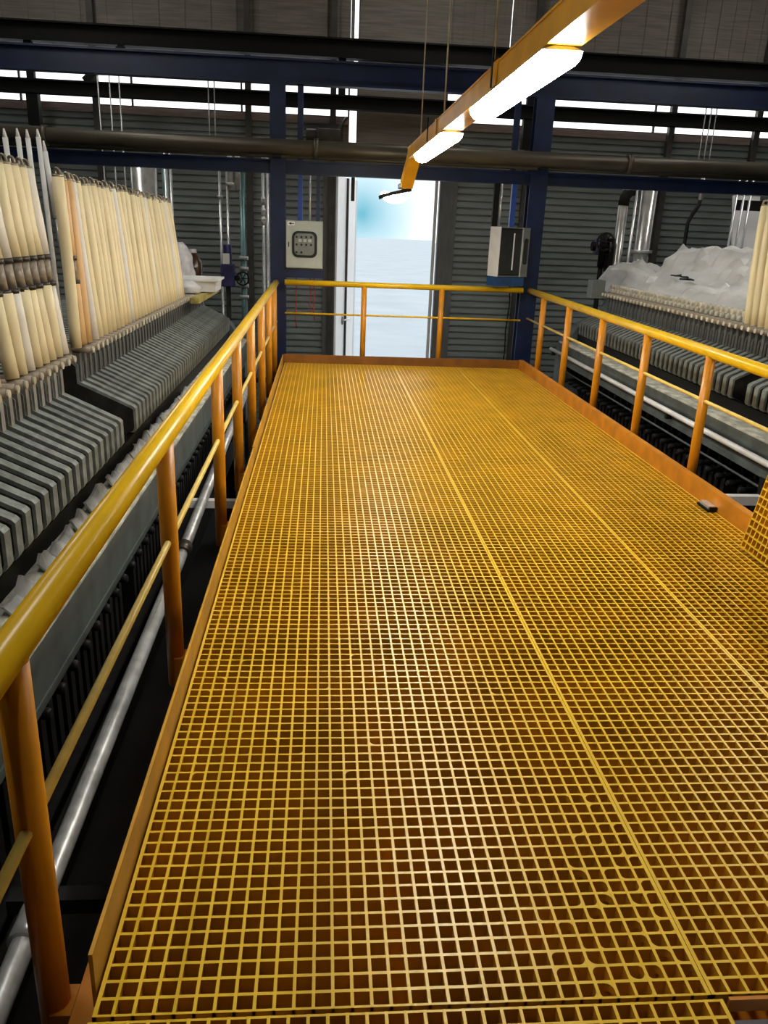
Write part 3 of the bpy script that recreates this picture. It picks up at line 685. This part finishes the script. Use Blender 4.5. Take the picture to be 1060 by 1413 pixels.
riser('wide silver duct rising behind the left hoses', -1.66, Y9, ZF, 2.05, 0.15, M_DUCT, (1.35,))
riser('slim teal tinted pipe beside the wide silver duct', -1.42, Y9, ZF, 2.02, 0.035, M_TEAL)
riser('twin bright pipes with small valves, right of the wide left duct', -1.36, 8.7, ZF, 2.20, 0.014, M_CHROME, (), None, 0.055, valves=(1.62, 1.45))
riser('twin thin chrome pipes dropping left of the flanged pipe', -0.80, Y9, ZF, 2.10, 0.014, M_CHROME, (1.72,), None, 0.085)
riser('stout galvanised twin pipe stub high beside the flanged pipe', -0.665, 8.9, 1.80, 2.30, 0.030, M_GALV, (1.86,), None, 0.085)
riser('flanged teal grey pipe with two bolted valves near the left railing end', -0.54, Y9, ZF, 2.10, 0.034, M_TEAL, (1.05, 0.93, 0.73, 0.60), 0.82)
riser('bright thin pipes with three small valves next to the left navy post', -0.30, Y9, ZF, 2.24, 0.016, M_CHROME, (), None, 0.05, valves=(1.70, 1.58, 1.48))
for k, x in enumerate((-1.98, -1.86, -1.76)):
    riser(['first of three thin rods before the wide left duct', 'second of three thin rods before the wide left duct', 'third of three thin rods before the wide left duct'][k], x, 8.5, ZF, 3.0, 0.007, M_GALV, cat='rod', name='riser_rod')
for k, (x, z1) in enumerate(((-0.78, 2.95), (-0.72, 2.95))):
    riser(['left one of two rods hanging before the high window', 'right one of two rods hanging before the high window'][k], x, 8.10, 2.088, 2.798, 0.006, M_GALV, cat='rod', name='hanging_rod')
act = thing('valve_actuator', 'dark blue valve actuator with a white tag beside the flanged pipe', 'valve', (-0.70, 8.9, 0.75))
obj('body', MB().box(-0.80, -0.64, 8.86, 8.98, 0.72, 0.98).tube([(-0.72, 8.92, 0.98), (-0.72, 8.92, 1.20)], 0.05, 12), mat('actuator_blue', (0.03, 0.03, 0.12), rough=0.4, var=0.3), act, bevel=0.01)
obj('neck', MB().tube([(-0.72, 8.92, 0.72), (-0.72, 8.92, ZF)], 0.03, 10).tube([(-0.64, 8.92, 0.82), (-0.60, 8.95, 0.82)], 0.03, 10), M_DARK, act)
obj('tag', MB().box(-0.77, -0.69, 8.845, 8.86, 0.98, 1.10), M_WHITE, act)
# right
riser('big silver duct rising behind the grey plastic sheet', 4.33, Y9, ZF, 2.10, 0.095, M_DUCT, (1.30,))
el = thing('elbow_pipe', 'silver pipe with a dark elbow left of the big right duct', 'pipe', (4.03, Y9, ZF))
obj('pipe', MB().tube([(4.03, Y9, ZF), (4.03, Y9, 1.82)], 0.060, 14), M_DUCT, el)
obj('elbow', MB().tube([(4.03, Y9, 1.82), (4.04, Y9, 1.92), (4.08, Y9, 1.98), (4.14, Y9, 2.00), (4.19, Y9, 2.0)], 0.065, 14), M_DARK, el)
obj('pipe', MB().tube([(4.15, Y9-0.08, ZF), (4.15, Y9-0.08, 2.05)], 0.016, 10), M_CHROME, el)
vc = thing('valve_cluster', 'black valve cluster with a handwheel left of the silver elbow pipe', 'valve', (3.83, Y9, 1.2))
mb = MB().torus((3.80, 8.80, 1.40), (0.2, 1, 0.1), 0.10, 0.012).tube([(3.80, 8.80, 1.40), (3.84, Y9, 1.40)], 0.015, 8)
for k in range(3):
    a = math.pi*k/3; mb.tube([(3.80-0.10*math.cos(a), 8.80+0.02*math.cos(a), 1.40-0.10*math.sin(a)), (3.80+0.10*math.cos(a), 8.80-0.02*math.cos(a), 1.40+0.10*math.sin(a))], 0.007, 6)
obj('handwheel', mb, M_DARK, vc)
obj('body', MB().tube([(3.70, Y9, 1.34), (3.955, Y9, 1.34)], 0.055, 12).tube([(3.84, Y9, 1.10), (3.84, Y9, 1.50)], 0.045, 12).box(3.90, 3.96, 8.93, 9.07, 1.05, 1.44), M_BLACK, vc)
obj('flange', MB().tube([(3.74, Y9, 1.34), (3.77, Y9, 1.34)], 0.09, 14).tube([(3.90, Y9, 1.34), (3.92, Y9, 1.34)], 0.09, 14), mat('flange_violet', (0.14, 0.13, 0.22), rough=0.35, metal=0.5, var=0.3), vc)
obj('stem', MB().tube([(3.84, Y9, 1.10), (3.84, Y9, ZF)], 0.03, 10), M_BLACK, vc)
dp = thing('drop_pipe', 'short bright pipe ending in a dark hose below the right overhead pipe', 'pipe', (4.93, 8.6, 1.6))
obj('pipe', MB().tube([(4.80, 8.6, 1.90), (4.80, 8.6, 2.25)], 0.028, 12), M_CHROME, dp)
obj('dark_hose', MB().tube([(4.80, 8.6, 1.90), (4.79, 8.6, 1.84), (4.73, 8.6, 1.74), (4.69, 8.6, 1.64), (4.69, 8.6, ZF)], 0.022, 10), M_DARK, dp)
for k, x in enumerate((5.33, 5.42, 5.50)):
    riser(['left one of three bright rods before the white board', 'middle one of three bright rods before the white board', 'right one of three bright rods before the white board'][k], x, 8.8, ZF, 2.15, 0.014, M_CHROME, cat='rod', name='riser_rod')
wb = thing('white_board', 'bright white board leaning behind the right hoses under a dark rail', 'board', (5.75, 9.2, ZF))
obj('panel', MB().bar((5.85, 9.22, 0.9), (5.85, 9.60, 2.02), 0.36, 0.03, (0, 1, 0)), mat('board_white', (0.93, 0.93, 0.92), rough=0.35, var=0.01), wb)
obj('stand', MB().box(5.68, 5.72, 9.19, 9.23, ZF, 0.9).box(5.98, 6.02, 9.19, 9.23, ZF, 0.9), M_GALV, wb)
obj('rail', MB().box(5.50, 6.15, 9.14, 9.18, 1.83, 1.95), M_DARK, wb)
for k, (x, z0) in enumerate(((4.50, 2.28), (4.56, 2.28), (4.62, 2.28), (5.85, 2.3))):
    riser(['first of three wires above the right duct', 'second of three wires above the right duct', 'third of three wires above the right duct', 'grey conduit at the right end of the high windows'][k], x, 8.14, 2.088, 2.798, 0.006 if k < 3 else 0.02, M_GALV, cat='conduit', name='hanging_conduit')
# pipes between walkway and presses
gp = thing('galvanised_pipe', 'long galvanised pipe running low beside the left railing', 'pipe', (-0.30, 2.0, -0.3))
obj('pipe', MB().tube([(-0.30, -1.0, -0.315), (-0.30, 2.80, -0.205)], 0.030, 14), M_GALV, gp)
obj('pipe', MB().tube([(-0.30, 2.86, -0.205), (-0.30, 7.9, 0.0)], 0.030, 14), M_GALV, gp)
obj('coupling', MB().tube([(-0.30, 2.78, -0.205), (-0.30, 2.88, -0.203)], 0.042, 14), M_CLAMP, gp)
obj('coupling', MB().tube([(-0.30, 0.42, -0.272), (-0.30, 0.52, -0.270)], 0.040, 14), M_CHROME, gp)
for y in (0.6, 3.60, 7.15):
    z = -0.28+0.036*y
    obj('bracket', MB().box(-0.40, -0.07, y-0.025, y+0.025, z-0.08, z-0.032), M_WHITE if y == 3.60 else M_DARK, gp)
wp = thing('white_pipe', 'long white pipe running low beside the right press', 'pipe', (3.03, 5.0, 0.2))
obj('pipe', MB().tube([(3.01, 2.6, 0.228), (3.01, 7.9, 0.228)], 0.020, 12), M_WHITE, wp)
for y in (2.9, 4.6, 6.3, 7.8): obj('bracket', MB().box(2.995, 3.039, y-0.015, y+0.015, 0.17, 0.208), M_DARK, wp)
tp = thing('thin_conduit', 'thin grey conduit below the white pipe beside the right press', 'conduit', (3.05, 5.0, 0.03))
obj('pipe', MB().tube([(3.06, 2.6, 0.05), (3.06, 7.7, 0.05)], 0.008, 8), M_GIRD, tp)
for y in (2.9, 5.4, 7.6): obj('bracket', MB().box(3.05, 3.09, y-0.012, y+0.012, 0.04, 0.118), M_DARK, tp)
ti = thing('tie_beam', 'white steel tie from the right toe board to the press beside the leaning panel', 'beam', (2.9, 3.6, -0.15))
obj('bar', MB().box(2.682, 3.035, 3.19, 3.24, -0.035, 0.020), M_WHITE, ti)
obj('end_plate', MB().box(3.035, 3.041, 3.17, 3.26, -0.05, 0.125), M_DARK, ti)

# ---------------------------------------------------------------- control boxes
cb = thing('control_box', 'grey green control box with a round cornered dark window, on the left navy post', 'control box', (0.2, 8.05, 0.98))
obj('case', MB().box(0.008, 0.405, 7.985, 8.13, 1.0, 1.49), M_BOX, cb, bevel=0.008)
obj('door', MB().box(0.016, 0.397, 7.972, 7.985, 1.008, 1.482), M_BOX, cb, bevel=0.004)
def rrect(x0, x1, z0, z1, r, y0, y1, n=6):
    pts = []
    for cx, cz, a0 in ((x1-r, z0+r, -math.pi/2), (x1-r, z1-r, 0), (x0+r, z1-r, math.pi/2), (x0+r, z0+r, math.pi)):
        for k in range(n+1):
            a = a0+math.pi/2*k/n; pts.append((cx+r*math.cos(a), cz+r*math.sin(a)))
    return MB().prism(pts, y0, y1)
bz = obj('window_bezel', rrect(0.078, 0.345, 1.115, 1.385, 0.06, 7.962, 7.972), M_BEZEL, cb)
obj('instrument_panel', rrect(0.102, 0.316, 1.140, 1.362, 0.045, 7.958, 7.962), M_PANELG, cb)
for r_ in range(3):
    for c_ in range(4 if r_ < 2 else 2):
        x = 0.125+c_*0.052; z = 1.325-r_*0.078
        obj('push_button', MB().tube([(x, 7.958, z), (x, 7.948, z)], 0.012, 10), M_BEZEL, cb)
for c_ in range(3): obj('meter', MB().box(0.145+c_*0.052, 0.180+c_*0.052, 7.955, 7.958, 1.275, 1.305), M_BOX, cb)
st = obj('sticker', MB().box(0.03, 0.105, 7.970, 7.972, 1.438, 1.478), M_WHITE, cb)
obj('arrow_mark', MB().prism([(0.036, 1.458), (0.070, 1.444), (0.070, 1.4545), (0.098, 1.4545), (0.098, 1.4615), (0.070, 1.4615), (0.070, 1.472)], 7.968, 7.970), M_BEZEL, st)
obj('latch', MB().box(0.034, 0.046, 7.966, 7.972, 1.22, 1.27), M_BEZEL, cb)
obj('bracket', MB().box(0.006, 0.42, 8.0, 8.12, 0.90, 0.985), M_BLUE, cb)
obj('conduit', MB().box(0.135, 0.185, 8.03, 8.08, 1.49, 1.945), M_BLUE2, cb)
obj('conduit', MB().tube([(0.265, 8.05, 1.49), (0.265, 8.05, 1.945)], 0.012, 10), M_CHROME, cb)
obj('conduit', MB().box(0.33, 0.37, 8.03, 8.08, 1.49, 1.945), M_BLUE, cb)
cab = thing('cable', 'thin red cables dangling below the left control box', 'cable', (0.25, 8.06, 0.5))
for x, z1 in ((0.115, 0.35), (0.27, 0.5), (0.315, 0.45)):
    obj('strand', MB().tube([(x, 8.06, 0.90), (x+0.005, 8.06, 0.7), (x-0.005, 8.06, z1+0.1), (x+0.01, 8.06, z1)], 0.006, 6), M_RED, cab)
# right box, turned a little
rb = thing('control_box', 'open fronted dark control box with a bright side, on the right navy post', 'control box', (2.47, 8.02, 0.90))
rot = Matrix.Rotation(math.radians(24), 3, 'Z'); piv = V((2.45, 8.06, 0))
def R(mb):
    mb.v = [rot @ (p-piv) + piv + V((-0.03, -0.12, 0)) for p in mb.v]; return mb
X0, X1, Y0, Y1 = 2.27, 2.66, 7.96, 8.14
obj('case', R(MB().box(X0, X1, Y1-0.01, Y1, 1.0, 1.51).box(X1-0.01, X1, Y0, Y1-0.01, 1.0, 1.51).box(X0, X1-0.01, Y0, Y1-0.01, 1.50, 1.51).box(X0, X1-0.01, Y0, Y1-0.01, 1.0, 1.01)), M_BOX2, rb)
obj('bright_side', R(MB().box(X0-0.008, X0, Y0-0.01, Y1, 1.0, 1.51)), M_WHITE, rb)
obj('breaker_row', R(MB().box(X0+0.03, X0+0.22, 8.06, 8.13, 1.30, 1.40).box(X0+0.03, X0+0.22, 8.06, 8.13, 1.07, 1.13)), M_BEZEL, rb)
for k in range(7): obj('terminal', R(MB().box(X0+0.045+k*0.024, X0+0.058+k*0.024, 8.045, 8.13, 1.20, 1.235)), M_PANELG, rb)
fd = obj('front_glass', R(MB().box(X0+0.012, X0+0.285, Y0-0.004, Y0, 1.02, 1.49)), M_GLASS, rb)
obj('glass_reflection', R(MB().box(X0+0.175, X0+0.187, Y0-0.012, Y0-0.004, 1.07, 1.45)), M_WHITE, rb)  # white strip painting a reflection on the dark glass
obj('door_edge', R(MB().box(X0+0.285, X0+0.298, Y0-0.014, Y0, 1.0, 1.51)), M_CHROME, rb)
obj('side_door', R(MB().box(X0+0.298, X1, Y0-0.008, Y0, 1.0, 1.51)), M_BOX2, rb)
obj('oval_window', R(rrect(X0+0.32, X1-0.02, 1.13, 1.40, 0.022, Y0-0.014, Y0-0.008)), M_BEZEL, rb)
obj('bracket', R(MB().box(X0-0.015, X1-0.02, Y0+0.01, Y1-0.01, 0.90, 0.995)), mat('bracket_blue', (0.02, 0.07, 0.20), rough=0.4, var=0.2), rb)
obj('conduit', MB().box(2.23, 2.29, 7.96, 8.01, 1.51, 1.945), M_BLACK, rb)
obj('conduit', MB().tube([(2.315, 7.98, 1.51), (2.315, 7.98, 1.945)], 0.011, 10), M_CHROME, rb)
obj('conduit', MB().box(2.42, 2.475, 7.95, 8.0, 1.51, 1.945), M_BLUE2, rb)
kc = thing('cable', 'black cable hanging from the right control box to the deck', 'cable', (2.57, 8.0, 0.0))
obj('strand', MB().tube([(2.50, 8.02, 0.90), (2.51, 8.0, 0.7), (2.49, 8.0, 0.4), (2.50, 8.0, 0.2), (2.49, 8.0, -0.1)], 0.007, 6), M_BLACK, kc)
